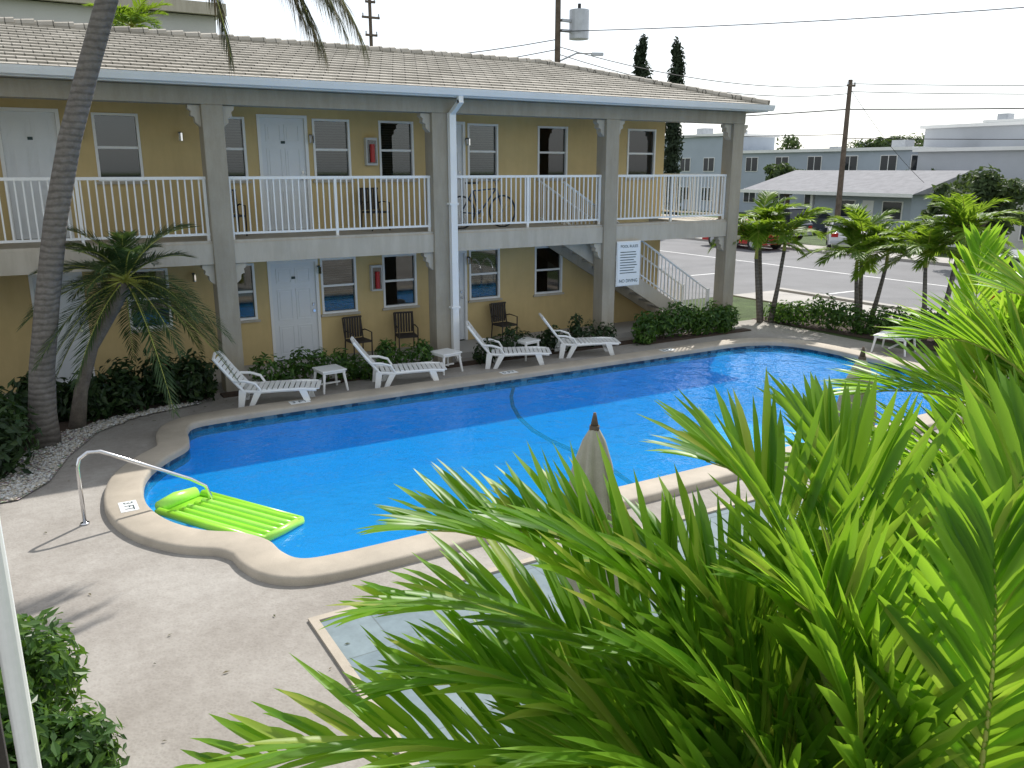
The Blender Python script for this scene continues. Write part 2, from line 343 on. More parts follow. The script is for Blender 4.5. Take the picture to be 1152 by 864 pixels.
mb.flat([[(-9,11.6),(-.9,11.6),(-.5,12.4),(-.25,13.4),(.2,14.1),(1.2,14.8),(2.6,15.0),(2.7,15.28),(-9,15.28)]],.03,'soil')
mb.box(2.9,15.4,15.02,15.3,0,.03,'soil'); mb.flat([[(17.2,16),(18,8),(19.8,8),(19.8,16)]],.005,'soil'); mb.box(12.4,15.9,14.75,15.02,0,.03,'soil')
mb.obj('planting_bed_soil')
mb=MB()
for i in range(420):
    x=U(-1,15.5); y=U(3,15)
    if R()<.5: x,y=U(-.2,3.6),U(11.5,15)
    if 0.4<x<16 and 7.2<y<14.0: continue
    a=U(0,6.28); s_=U(.012,.035); z=.012
    mb.add([(x-s_*math.cos(a),y-s_*math.sin(a),z),(x+s_*.35*math.sin(a),y-s_*.35*math.cos(a),z+.006),(x+s_*math.cos(a),y+s_*math.sin(a),z),(x-s_*.35*math.sin(a),y+s_*.35*math.cos(a),z+.004)],[(0,1,2,3)],'pdry')
mb.obj('fallen_leaves')
# ------------------------------------------------------------------ motel
mo=empty('motel_building')
WY=16.9; FZ=2.77
up_open=[(.0,.96,2.8,5.0,'d'),(1.46,2.22,3.78,4.96,'w'),(3.35,4.1,3.78,4.96,'w'),(4.33,5.32,2.8,5.02,'d'),(5.42,6.2,3.78,4.97,'w'),(6.83,7.62,3.78,4.97,'w'),(7.9,8.86,2.8,5.0,'d'),(8.92,9.7,3.78,4.97,'w'),(10.76,11.6,3.78,4.96,'w'),(13.4,14.3,3.78,4.96,'w')]
lo_open=[(.15,1.0,.13,2.2,'d'),(1.7,2.45,1.05,2.18,'w'),(3.35,4.07,1.05,2.18,'w'),(4.33,5.37,.13,2.2,'d'),(5.42,6.2,1.03,2.2,'w'),(6.8,7.6,1.05,2.2,'w'),(7.9,8.86,.13,2.2,'d'),(8.92,9.73,1.05,2.22,'w'),(10.7,11.5,1.05,2.2,'w')]
for op in (up_open,lo_open):
    z0=op[0][2]; op[:0]=[(-5.0,-4.1,z0,z0+2.15,'d'),(-3.9,-3.1,z0+.95,z0+2.1,'w'),(-2.2,-1.4,z0+.95,z0+2.1,'w')]
def wall(mb,x0,x1,z0,z1,ops):
    x=x0
    for (a,b_,c,d,t) in ops:
        if a>x: mb.box(x,a,WY,WY+.14,z0,z1,'wall')
        if c>z0+.01: mb.box(a,b_,WY,WY+.14,z0,c,'wall')
        mb.box(a,b_,WY,WY+.14,d,z1,'wall'); x=b_
    mb.box(x,x1,WY,WY+.14,z0,z1,'wall')
mb=MB(); wall(mb,-9,14.6,.12,2.36,lo_open); wall(mb,-9,14.6,FZ,5.33,up_open)
mb.box(-9,14.6,WY,WY+.14,2.36,FZ,'wall')
mb.box(14.46,14.6,WY+.14,24,0,5.33,'wall'); mb.box(-9,14.6,23.9,24,0,5.33,'wall'); mb.box(-9.1,-9,WY,24,0,5.33,'wall')
mb.obj('walls',mo)
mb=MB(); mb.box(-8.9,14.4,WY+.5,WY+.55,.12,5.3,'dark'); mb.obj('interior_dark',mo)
mw=MB(); mg=MB(); mc=MB(); md=MB()
for ops in (up_open,lo_open):
    for (a,b_,c,d,t) in ops:
        fr=.045
        if t=='w':
            y0,y1=WY-.02,WY+.09
            mw.box(a,a+fr,y0,y1,c,d,'white'); mw.box(b_-fr,b_,y0,y1,c,d,'white'); mw.box(a+fr,b_-fr,y0,y1,d-fr,d,'white'); mw.box(a+fr,b_-fr,y0,y1,c,c+fr,'white')
            zm=(c+d)/2; mw.box(a+fr,b_-fr,WY+.02,WY+.08,zm-.022,zm+.022,'white')
            mw.box(a-.04,b_+.04,WY-.06,WY-.003,c-.05,c-.003,'beige_l')
            mg.box(a+fr,b_-fr,WY+.045,WY+.05,c+fr,d-fr,'glass')
            wdt=b_-a-2*fr; q=U(0,1); full=q>.4
            if q>.2:
                for j in range(int((d-c-.1)/.05)):
                    zz=d-fr-.02-j*.05
                    if zz<(c+.08 if full else zm): break
                    mc.obox(Vector(((a+b_)/2,WY+.13,zz)),(wdt,.04,.004),Matrix.Rotation(math.radians(55),3,'X'),'curtain')
        else:
            y0=WY-.02
            mw.box(a,a+.06,y0,WY+.12,c,d,'white'); mw.box(b_-.06,b_,y0,WY+.12,c,d,'white'); mw.box(a+.06,b_-.06,y0,WY+.12,d-.06,d,'white')
            md.box(a+.062,b_-.062,WY+.03,WY+.075,c+.01,d-.062,'door')
            W=(b_-a-.124); H=d-c-.07
            for (u0,u1) in ((.12,.46),(.54,.88)):
                for (h0,h1) in ((.06,.36),(.42,.74),(.8,.95)):
                    X0=a+.062+W*u0;X1=a+.062+W*u1;Z0=c+H*h0;Z1=c+H*h1
                    for (q0,q1,r0,r1) in ((X0,X0+.02,Z0,Z1),(X1-.02,X1,Z0,Z1),(X0+.02,X1-.02,Z0,Z0+.02),(X0+.02,X1-.02,Z1-.02,Z1)):
                        md.box(q0,q1,WY+.018,WY+.03,r0,r1,'door')
                    md.box(X0+.05,X1-.05,WY+.02,WY+.03,Z0+.05,Z1-.05,'door')
            md.tube([(b_-.13,WY+.03,c+1.0),(b_-.13,WY-.04,c+1.0)],.03,'steel',10); md.cyl((b_-.13,WY+.02),.02,c+1.1,c+1.16,'steel')
            md.box((a+b_)/2-.04,(a+b_)/2+.04,WY+.012,WY+.03,c+1.68,c+1.73,'ink')
mw.obj('window_and_door_frames',mo); mg.obj('window_glass',mo); mc.obj('window_blinds',mo); md.obj('doors',mo)
mb=MB()
cols=[-5.6,-1.2,3.2,7.5,11.75,15.6]
for cx in cols:
    mb.box(cx-.18,cx+.18,15.33,15.69,0,5.06,'beige')
mb.box(-9,15.8,15.33,15.67,5.06,5.34,'beige')
mb.obj('columns',mo,bevel=.012)
mb=MB()
mb.box(-9,10.9,15.4,WY-.003,2.42,FZ,'beige_l'); mb.box(10.9,14.2,15.4,15.75,2.42,FZ,'beige_l'); mb.box(14.2,15.75,15.4,WY-.003,2.42,FZ,'beige_l'); mb.box(14.65,15.75,WY,18.5,2.42,FZ,'beige_l')
mb.box(-9,15.78,15.375,15.397,2.36,2.72,'beige_l')
mb.box(-9,15.9,15.72,WY-.003,-.02,.12,'pave')
mb.obj('upper_walkway',mo)
mb=MB(); mb.box(-9,16.02,14.98,24.5,5.345,5.38,'beige_l')
def zr(y): return 5.47+(y-14.93)*.265
def xr(y): return 16.12-(y-14.93)*.80
y=14.93; step=.31
while y<19.5:
    y1=min(y+step,19.5); z0=zr(y)+.035; z1=zr(y1)+.004
    mb.add([(-10,y,z0),(xr(y),y,z0),(xr(y1),y1,z1),(-10,y1,z1)],[(0,1,2,3)],'roof')
    mb.add([(-10,y,z0),(-10,y,z0-.04),(xr(y),y,z0-.04),(xr(y),y,z0)],[(0,1,2,3)],'roof'); y=y1
rx=xr(19.5); rz_=zr(19.5)
mb.add([(-10,19.5,rz_),(rx,19.5,rz_),(16.12,24.1,5.47),(-10,24.1,5.47)],[(0,1,2,3)],'roof')
mb.add([(16.12,14.93,5.5),(16.12,24.1,5.5),(rx,19.5,rz_+.02)],[(0,1,2)],'roof')
x=-10
while x<rx: mb.tube([(x,19.5,rz_),(x+.36,19.5,rz_+.02)],[.085,.1],'roof',8); x+=.34
hp=Vector((rx,19.5,rz_+.02)); he=Vector((16.12,14.93,5.52)); nh=17
for i in range(nh): mb.tube([hp.lerp(he,i/nh),hp.lerp(he,(i+1.05)/nh)],[.075,.09],'roof',8)
mb.box(-10,16.12,14.93,14.98,5.33,5.5,'white'); mb.box(16.07,16.12,14.98,24,5.33,5.5,'white')
mb.obj('roof',mo)
mb=MB(); g=[(14.93,5.47),(14.93,5.36),(14.88,5.345),(14.82,5.36),(14.79,5.44),(14.78,5.48),(14.80,5.48),(14.83,5.38),(14.91,5.37),(14.91,5.47)]
nn=len(g); mb.add([(-10,a,b_) for a,b_ in g]+[(16.2,a,b_) for a,b_ in g],[(i,(i+1)%nn,nn+(i+1)%nn,nn+i) for i in range(nn)]+[tuple(range(nn)),tuple(range(nn,2*nn))],'white')
mb.box(7.66,7.76,14.84,14.92,5.22,5.4,'white')
mb.obox(Vector((7.71,15.07,5.14)),(.1,.52,.08),Matrix.Rotation(math.radians(-28),3,'X'),'white')
mb.box(7.64,7.78,15.2,15.31,.25,5.06,'white'); mb.obox(Vector((7.71,15.18,.2)),(.1,.2,.08),Matrix.Rotation(math.radians(35),3,'X'),'white')
for z in (1.2,3.3): mb.box(7.61,7.81,15.19,15.33,z,z+.04,'white')
mb.obj('gutter_and_downspout',mo)
mb=MB()
for cx in cols:
    for zt in (5.05,2.35):
        for sg in (-1,1):
            P=[(0,0),(.2,0),(.2,-.06),(.15,-.1),(.16,-.17),(.1,-.2),(.09,-.28),(.04,-.33),(0,-.36)]
            pts=[(cx+sg*(.182+a),zt+b_) for a,b_ in P]
            if sg<0: pts=pts[::-1]
            mb.prism_xz(pts,15.42,15.58,'beige_l')
mb.obj('corbels',mo)
mb=MB()
def railing(x0,x1,y=15.5):
    mb.box(x0,x1,y-.03,y+.03,3.82,3.87,'white'); mb.box(x0,x1,y-.02,y+.02,2.86,2.9,'white')
    k=int((x1-x0)/.115)
    for i in range(1,k):
        x=x0+(x1-x0)*i/k; mb.box(x-.012,x+.012,y-.012,y+.012,2.9,3.82,'white')
    k=max(1,round((x1-x0)/2))
    for i in range(k+1):
        x=x0+.03+(x1-x0-.06)*i/k; mb.box(x-.025,x+.025,y-.025,y+.025,2.77,3.83,'white')
for a,b_ in zip(cols[:-1],cols[1:]): railing(a+.182,b_-.182)
mb.box(15.55,15.6,15.7,18.4,3.82,3.87,'white'); mb.box(15.55,15.6,15.7,18.4,2.86,2.9,'white')
for i in range(24): mb.box(15.565,15.585,15.7+i*.115,15.72+i*.115,2.9,3.82,'white')
mb.obj('balcony_railing',mo)
mb=MB(); N=15
for i in range(N):
    x=10.75+i*.305; z=FZ-(i+1)*FZ/N
    mb.box(x,x+.33,15.82,16.72,z-.05,z,'pave')
x1=10.75+N*.305; sl=FZ/(x1-10.75)
mb.prism_xz([(10.6,2.42),(10.75,2.77),(x1,.05),(x1,-.0),(x1-.55,0)],15.76,15.82,'beige_l'); mb.prism_xz([(10.6,2.42),(10.75,2.77),(x1,.05),(x1,-.0),(x1-.55,0)],16.72,16.78,'beige_l')
for yy in (15.79,16.75):
    mb.tube([(10.75,yy,FZ+.95),(x1,yy,.95)],.025,'white',6); mb.tube([(10.75,yy,FZ+.12),(x1,yy,.12)],.018,'white',6)
    for i in range(39):
        x=10.78+i*.118; z=FZ-(x-10.75)*sl; mb.box(x-.01,x+.01,yy-.01,yy+.01,z+.02,z+.95,'white')
    mb.box(x1-.03,x1+.03,yy-.03,yy+.03,0,1.0,'white')
mb.obj('staircase',mo)
for z in (4.07,1.45):
    mb=MB(); mb.box(6.5,6.75,WY-.12,WY-.003,z,z+.55,'offwhite'); mb.box(6.53,6.72,WY-.128,WY-.12,z+.04,z+.5,'glass'); mb.cyl((6.625,WY-.15),.05,z+.06,z+.42,'red',12)
    mb.obj('fire_extinguisher_cabinet',mo)
mb=MB()
for x in (1.25,5.37,8.89,2.9):
    for z in (4.5,1.9):
        mb.box(x-.02,x+.02,WY-.1,WY-.003,z+.12,z+.16,'ink'); mb.cyl((x,WY-.1),.045,z,z+.14,'glass',8)
mb.obj('wall_lamps',mo)
sg=empty('pool_rules_sign'); mb=MB(); mb.box(11.95,12.6,15.28,15.3,1.36,2.36,'signw'); mb.box(11.93,12.62,15.3,15.312,1.34,2.38,'white')
for i in range(9):
    z=2.12-i*.06; mb.box(12.02,12.02+U(.35,.5),15.277,15.28,z,z+.018,'ink')
mb.obj('board',sg); rx_=(math.pi/2,0,0)
text('NO DIVING',(12.275,15.276,1.46),.105,rx_,'ink','lettering',sg)
text('POOL RULES',(12.275,15.276,2.26),.09,rx_,'ink','lettering',sg)
# ------------------------------------------------------------------ furniture
def lounger(loc,rz):
    mb=MB(); P='plastic'
    S=[(-.28,.34),(.1,.31),(.55,.33),(1.0,.34),(1.32,.32)]
    for y in (-.31,.31):
        mb.tube([(x,y,z) for x,z in S],.035,P,6)
        mb.tube([(-.25,y,.34),(-.55,y,.66),(-.82,y,.98)],.033,P,6)
        mb.prism_xz([(-.34,.36),(-.18,.36),(-.26,0),(-.38,0)],y-.03,y+.03,P)
        mb.prism_xz([(.0,.34),(.16,.34),(-.06,0),(-.17,0)],y-.03,y+.03,P)
        mb.prism_xz([(.93,.35),(1.1,.35),(1.22,0),(1.1,0)],y-.03,y+.03,P)
        mb.tube([(-.42,y*1.06,.55),(-.2,y*1.08,.54),(.02,y*1.06,.48),(.12,y,.34)],.028,P,6)
    x=-.2
    while x<1.3:
        z=.335+.012*math.sin(x*4); mb.box(x,x+.09,-.3,.3,z,z+.02,P); x+=.115
    d=Vector((-.57,0,.64)).normalized(); rot=Matrix.Rotation(math.atan2(-d.z,d.x),3,'Y')
    for i in range(8):
        c=Vector((-.26,0,.37))+d*(.06+i*.1); mb.obox(c,(.082,.6,.02),rot,P)
    mb.box(-.3,-.26,-.3,.3,.1,.15,P); mb.box(1.08,1.12,-.3,.3,.12,.17,P); mb.tube([(-.82,-.31,.98),(-.86,0,1.02),(-.82,.31,.98)],.033,P,6)
    ob=mb.obj('sun_lounger',None,False,loc,rz); ob.scale=(.78,.95,.90); return ob
for loc,rz in [((3.36,14.36,0),-22),((5.85,14.42,0),-17),((8.45,14.72,0),-27),((10.30,14.78,0),-24)]:
    lounger(loc,math.radians(rz))
def table(loc,rz,s=.24,h=.42):
    mb=MB(); P='plastic'; mb.box(-s,s,-s,s,h-.03,h,P); mb.box(-s+.02,s-.02,-s+.02,s-.02,h-.07,h-.03,P)
    for a in (-1,1):
        for b_ in (-1,1): mb.tube([(a*(s-.05),b_*(s-.05),h-.05),(a*(s),b_*(s),0)],[.03,.022],P,6)
    mb.box(-s+.04,s-.04,-.02,.02,.12,.15,P)
    mb.obj('side_table',None,False,loc,rz,.006)
table((4.75,14.6,0),.1); table((7.25,14.8,0),.2); table((9.3,15.0,0),.2,.22); table((16.75,11.3,0),.3,.36,.4)
def chair(loc,rz):
    mb=MB(); P='brown'; mb.box(-.24,.24,-.24,.24,.4,.44,P)
    for a in (-.23,.23):
        mb.tube([(a,-.22,0),(a,-.24,.64),(a,.1,.66),(a,.24,.62)],.016,P,6); mb.tube([(a,.27,0),(a,.22,.42),(a,.33,.95)],.016,P,6)
    for i in range(7): mb.box(-.22+i*.066,-.18+i*.066,.255,.285,.46,.93,P)
    mb.box(-.23,.23,.25,.295,.93,.97,P)
    ob=mb.obj('patio_chair',None,False,loc,rz); ob.scale=(.9,.9,.88)
for x,y,z,r in [(6.0,16.4,.12,.1),(7.1,16.4,.12,-.2),(9.6,16.45,.12,.1),(3.6,16.4,2.77,.1),(6.5,16.4,2.77,.15)]: chair((x,y,z),r)
mb=MB()
def torus(c,r,k,rr=.018):
    mb.tube([(c[0]+r*math.cos(a*math.pi/16),c[1],c[2]+r*math.sin(a*math.pi/16)) for a in range(33)],rr,k,6,False)
A=(-.52,0,.34);B_=(.52,0,.34)
for c in (A,B_):
    torus(c,.33,'black',.02)
    for i in range(12):
        a=i*math.pi/6; mb.tube([c,(c[0]+.32*math.cos(a),0,c[2]+.32*math.sin(a))],.003,'steel',3)
Bb=(-.08,0,.3); St=(-.22,0,.78); Hd=(.36,0,.82)
for a,b_ in ((A,Bb),(Bb,St),(A,St),(St,Hd),(Bb,Hd),((.52,0,.34),(.34,0,.95))): mb.tube([a,b_],.017,'carb',6)
mb.tube([(.30,-.28,1.02),(.38,0,.98),(.30,.28,1.02)],.014,'steel',6); mb.tube([(-.22,0,.78),(-.25,0,.92)],.014,'steel',6)
mb.box(-.37,-.13,-.07,.07,.92,.96,'black'); torus((-.08,-.03,.3),.09,'steel',.008)
mb.obj('bicycle',None,False,(8.7,15.85,2.77),math.radians(3))
mb=MB()
W=.66; Ln=1.9
for i in range(6):
    y=-W/2+(i+.5)*W/6; mb.tube([(x,y,.045) for x in [(-.5+j/8)*(Ln-.4)+.2 for j in range(9)]],.046,'float' if i%2 else 'float2',10)
mb.tube([(-Ln/2+.14,-W/2+.06,.06),(-Ln/2+.12,0,.07),(-Ln/2+.14,W/2-.06,.06)],[.085,.1,.085],'float2',12)
mb.tube([(-Ln/2+.2,-W/2+.0,.05),(Ln/2-.03,-W/2+.0,.04)],.05,'float',10); mb.tube([(-Ln/2+.2,W/2,.05),(Ln/2-.03,W/2,.04)],.05,'float',10)
mb.tube([(Ln/2-.03,-W/2,.04),(Ln/2-.01,0,.045),(Ln/2-.03,W/2,.04)],.05,'float2',10)
mb.box(-Ln/2+.1,Ln/2-.05,-W/2+.01,W/2-.01,.012,.04,'float')
mb.obj('inflatable_pool_float',None,True,(1.76,9.70,-.06),math.radians(-60))
def umbrella(x,y):
    mb=MB(); mb.cyl((0,0),.022,0,2.3,'white'); mb.cyl((0,0),.03,2.3,2.4,'wood',10,.01); mb.cyl((0,0),.035,2.27,2.31,'wood',12)
    rings=[(2.29,.03),(2.2,.075),(2.0,.12),(1.75,.15),(1.55,.13),(1.5,.11),(1.44,.14),(1.2,.18),(1.02,.2)]
    n=48; vs=[];
    for z,r in rings:
        for j in range(n):
            a=2*math.pi*j/n; rr=r*(1+.26*math.cos(8*a+.6*z)*min(1,(2.3-z)*3)+.05*math.sin(3*a+4*z)); vs.append((rr*math.cos(a),rr*math.sin(a),z+(0.03*math.cos(8*a) if z<1.1 else 0)))
    mb.add(vs,[(i*n+j,i*n+(j+1)%n,(i+1)*n+(j+1)%n,(i+1)*n+j) for i in range(len(rings)-1) for j in range(n)],'canvas')
    mb.tube([(.13*math.cos(a*.4),.13*math.sin(a*.4),1.52) for a in range(17)],.012,'wood',6)
    mb.cyl((0,0),.24,0,.08,'pave',24)
    ob=mb.obj('closed_patio_umbrella',None,False,(x,y,0))
    ob.data.polygons.foreach_set('use_smooth',[len(p.vertices)==4 for p in ob.data.polygons])
umbrella(3.24,4.34); umbrella(6.66,4.8)
mb=MB(); mb.tube([(-.15,2.42,0),(-.15,2.42,6.5)],.028,'white',16); mb.obj('railing_post')
mb=MB(); mb.box(-.26,-.2,2.4,2.46,0,6.5,'brown'); mb.obj('timber_post')
# ------------------------------------------------------------------ palms
mb=MB()
P=[(0,13.7,0),(.05,13.65,.5),(.13,13.6,1.2),(.32,13.5,2.2),(.55,13.38,3.3),(.85,13.2,4.4),(1.2,13.0,5.4),(1.6,12.8,6.5),(1.9,12.65,7.3)]
mb.tube(P,[.25,.19,.17,.16,.15,.145,.135,.13,.15],'ptrunk',20)
ct=Vector((1.9,12.65,7.3))
crown(mb,ct,14,2.6,.62,.035,46,'pdry',elev=(25,75),droop=.25,rr=.03,jit=.2,vee=.0)
def hang(az,L,dz,ll=.5):
    a=math.radians(az); h=Vector((math.cos(a),math.sin(a),0))
    frond(mb,(ct,ct+h*L*.75+Vector((0,0,.25)),ct+h*L+Vector((0,0,dz))),ll,.024,120,'pdry',rr=.022,jit=.25,vee=-.1,droop=.55,seg=2,fwd=1.1)
hang(-35,2.3,-1.7); hang(-25,2.8,-1.6); hang(-48,1.25,-1.9,.4); hang(-30,2.1,-1.45); hang(-15,2.6,-1.45); hang(-40,2.6,-1.3); hang(-32,2.9,-1.75); hang(-20,2.3,-1.75)
mb.obj('tall_palm_tree',None,True)
mb=MB()
mb.tube([(.5,14.4,0),(.62,14.35,.6),(.85,14.2,1.3),(1.2,14.0,1.9),(1.4,13.9,2.3)],[.13,.1,.085,.085,.11],'trunk',12)
crown(mb,(1.4,13.9,2.35),42,1.5,.36,.020,52,'pdark',elev=(-30,75),droop=.5,rr=.014)
mb.obj('pygmy_date_palm',None,True)
def young(c0,trunks,name='young_palm',L=1.35,k='areca_far'):
    mb=MB()
    for dx,dy,h in trunks:
        b0=Vector((c0[0]+dx*.4,c0[1]+dy*.4,0)); t=Vector((c0[0]+dx,c0[1]+dy,h))
        mb.tube([b0,b0.lerp(t,.5)+Vector((dx*.05,0,0)),t],[.08,.055,.045],'ptrunk',8); mb.tube([t,t+Vector((0,0,.4))],[.05,.03],'rachis',8)
        crown(mb,t+Vector((0,0,.35)),13,L,.48,.055,30,k,elev=(0,70),droop=.5,rr=.016,vee=.1)
    mb.obj(name,None,True)
young((17.1,15.4),[(-.3,.2,1.7),(.4,-.1,1.9),(.1,.5,2.2)])
young((19.0,13.8),[(-.35,.1,1.5),(.3,-.3,1.6),(.2,.4,1.9)])
young((19.0,11.9),[(-.2,.2,1.7),(.4,-.2,2.0),(.0,-.5,2.3)])
mb=MB(); mb.tube([(5.1,37.7,0),(5.1,37.7,9.3)],[.2,.15],'trunk',8); crown(mb,(5.1,37.7,9.4),22,1.8,.6,.08,22,'areca_far',elev=(-10,70),droop=.45,rr=.02); mb.obj('background_palm',None,True)
def hedge(name,cs,n,size,k='shrub'):
    mb=MB(); leafcloud(mb,cs,n,size,k,.45)
    for c,r in cs[::2]: mb.tube([(c[0],c[1],0),(c[0]+.05,c[1],c[2])],[.015,.006],'wood',4)
    mb.obj(name)
cs=[((x,U(14.95,15.3),U(.15,.45)),(U(.2,.35),.2,U(.25,.45))) for x in [3.7+i*.35 for i in range(10)]]
hedge('garden_hedge',cs,3200,.06)
cs=[((x,U(15.0,15.3),U(.15,.42)),(U(.2,.35),.2,U(.25,.45))) for x in [8.3+i*.36 for i in range(10)]]
hedge('garden_hedge',cs,3000,.06,'shrubd')
cs=[((x,U(14.85,15.2),U(.2,.5)),(U(.25,.4),.3,U(.3,.5))) for x in [12.5+i*.36 for i in range(9)]]
hedge('garden_hedge',cs,3600,.07)
cs=[((17.5+1.3*t+U(-.1,.1),15.3-5.5*t,U(.2,.5)),(.4,.45,U(.3,.5))) for t in [i/15 for i in range(16)]]
hedge('garden_hedge',cs,5000,.07)
cs=[((U(1.0,2.7),U(14.75,15.3),U(.25,.5)),(.4,.3,U(.35,.6))) for i in range(9)]
hedge('flower_bed_shrub',cs,3000,.08,'shrubd')
cs=[((U(-.9,-.35),U(12.2,13.6),U(.3,.7)),(.4,.45,U(.4,.6))) for i in range(9)]+[((U(-3,-1),U(12,14),.5),(.5,.5,.6)) for i in range(6)]
hedge('flower_bed_shrub',cs,4500,.08,'shrubd')
cs=[((U(-.2,.8),U(14.6,15.2),U(.2,.5)),(.35,.3,U(.3,.5))) for i in range(7)]
hedge('flower_bed_shrub',cs,2200,.09,'shrubd')
cs=[((U(-.7,-.12),U(5.0,6.2),U(.4,1.0)),(.26,.26,.42)) for i in range(12)]+[((U(-.5,-.05),U(4.5,5.2),U(.3,.7)),(.26,.26,.35)) for i in range(5)]
hedge('corner_shrub',cs,5600,.055,'shrub')
# foreground areca palms, laid out in a garden frame turned 30.8 degrees from the facade
ca,sa=.512,.859
def G(X,Y,Z): return Vector((sa*X+ca*Y,-ca*X+sa*Y,Z))
mb=MB()
def F(s,m_,t,ll=.58,lw=.047,n=40,**kw):
    a=dict(vee=.5,droop=.10,jit=.13,fwd=.8); a.update(kw)
    frond(mb,(G(*s),G(*m_),G(*t)),ll,lw,n,'areca',rr=.013,start=.14,**a)
F((.9,2.3,1.75),(.42,2.7,2.62),(-.52,2.9,2.32))
F((.95,2.3,1.75),(.4,2.6,2.85),(-.35,2.8,2.72))
F((.95,2.3,1.75),(.6,2.6,2.8),(.0,2.8,2.72))
F((1.0,2.3,1.75),(.85,2.5,2.75),(.4,2.8,2.58))
F((1.1,2.3,1.75),(1.05,2.6,3.0),(.72,2.9,2.95))
F((.85,2.2,1.7),(.1,2.35,2.45),(-1.05,2.5,1.92))
F((.8,2.2,1.65),(.1,2.2,2.15),(-.6,2.3,1.75))
F((.8,2.4,1.6),(.3,2.7,2.25),(-.35,2.9,2.0))
F((.85,2.3,1.6),(.3,2.5,2.45),(-.35,2.6,2.2))
F((1.2,2.3,1.75),(1.4,2.7,2.85),(1.15,3.1,3.02))
F((1.3,2.3,1.75),(1.7,2.6,2.95),(2.0,3.0,3.05))
F((1.3,2.2,1.75),(1.25,2.3,2.6),(.8,2.4,2.7))
F((1.0,2.1,1.6),(.6,2.1,2.4),(.1,2.2,2.2))
F((1.0,2.1,1.6),(.8,2.1,2.5),(.45,2.3,2.5))
F((1.2,2.0,1.6),(1.0,2.1,2.45),(.95,2.3,2.75))
F((1.3,2.0,1.6),(1.45,2.1,2.55),(1.5,2.4,2.9))
F((1.1,2.0,1.6),(.5,2.0,2.05),(.05,2.0,1.85))
for i in range(24):
    x=U(.6,1.6); y=U(1.95,3.0); F((x,y,1.3),(x+U(-.25,.2),y+.1,2.05),(x+U(-.55,.4),y+U(0,.4),U(1.95,2.5)))
for i in range(9):
    a=U(.85,1.35); b_=U(2.1,2.5); mb.tube([G(a*.9+.1,b_,0),G(a,b_,1.75)],[.035,.02],'rachis',8)
mb.obj('areca_palm',None,True)
mb=MB()
F((2.6,3.4,2.2),(2.1,3.5,2.9),(1.4,3.6,2.68))
F((2.7,3.5,2.2),(2.5,3.9,3.1),(1.8,4.2,2.85))
F((2.8,3.5,2.2),(2.6,3.9,3.3),(2.1,4.2,3.15))
F((2.9,3.5,2.2),(2.9,4.0,3.4),(2.7,4.5,3.35))
F((3.0,3.7,2.2),(3.2,4.2,3.4),(3.2,4.7,3.5))
F((2.5,3.3,2.1),(2.0,3.3,2.7),(1.35,3.3,2.4))
F((2.6,3.2,2.1),(2.2,3.2,2.8),(1.7,3.2,2.5))
for i in range(16):
    x=U(1.95,3.0); y=U(3.0,4.2); F((x,y,1.5),(x+U(-.2,.1),y+.1,2.35),(x+U(-.5,.2),y+U(-.1,.5),U(2.2,2.8)))
for i in range(8):
    a=U(2.3,2.9); b_=U(3.2,3.8); mb.tube([G(a*.9+.2,b_,0),G(a,b_,2.0)],[.035,.02],'rachis',8)
mb.obj('areca_palm',None,True)
mb=MB()
for i in range(24):
    x=U(3.65,4.7); y=U(5.4,6.8); F((x,y,1.2),(x+U(-.2,.1),y,2.8),(x+U(-.55,.5),y+U(-.5,.5),U(2.65,3.5)),.55,.05,34)
for i in range(8):
    a=U(3.7,4.5); b_=U(5.6,6.6); mb.tube([G(a,b_,0),G(a,b_,1.9)],[.035,.02],'rachis',8)
mb.obj('areca_palm',None,True)
# ------------------------------------------------------------------ distance
def block(name,x0,x1,y0,y1,h,k,wins,flat=True):
    e=empty(name); mb=MB(); mb.box(x0,x1,y0,y1,0,h,k); mb.obj('walls',e)
    mb=MB(); mb.box(x0-.3,x1+.3,y0-.3,y1+.3,h,h+.25,'white' if flat else 'groof')
    for i in range(3):
        cx=U(x0+1,x1-1); cy=U(y0+1,y1-1); mb.box(cx-.6,cx+.6,cy-.6,cy+.6,h+.25,h+U(.7,1.2),'metal')
    mb.obj('roof',e)
    mb=MB()
    nfl=max(1,int(h/2.7))
    for f in range(nfl):
        z=f*2.8+1.0
        for i in range(wins):
            yy=y0+(y1-y0)*(i+.5)/wins; mb.box(x0-.05,x0+.02,yy-.75,yy+.75,z-.06,z+1.26,'white'); mb.box(x0-.07,x0-.05,yy-.68,yy+.68,z,z+1.2,'carglass'); mb.box(x0-.09,x0-.07,yy-.03,yy+.03,z,z+1.2,'white')
            xx=x0+(x1-x0)*(i+.5)/wins; mb.box(xx-.6,xx+.6,y0-.05,y0+.02,z-.06,z+1.26,'white'); mb.box(xx-.53,xx+.53,y0-.07,y0-.05,z,z+1.2,'carglass')
    mb.obj('windows',e); return e
block('apartment_building',60,70,41,66,5.4,'bluegrey',7)
block('apartment_building',58,70,20,39,5.2,'grey',6)
block('apartment_building',66,78,32,44,7.2,'grey',4)
block('apartment_building',59,66,60,70,7.0,'bluegrey',3)
block('garage_building',38,48,12,22,3.0,'offwhite',2)
block('commercial_building',-40,11,50,70,12.0,'offwhite',0)
e=bpy.data.objects['commercial_building']; mb=MB()
mb.box(-40.5,11.5,49.4,50,12.0,12.6,'beige_l'); mb.box(-40.2,11.2,49.7,50,10.6,10.9,'beige_l'); mb.obj('cornice',e)
block('apartment_building',85,95,20,75,5.5,'offwhite',9)
block('apartment_building',100,110,70,110,6.5,'grey',9)
block('apartment_building',95,110,48,56,9,'bluegrey',3)
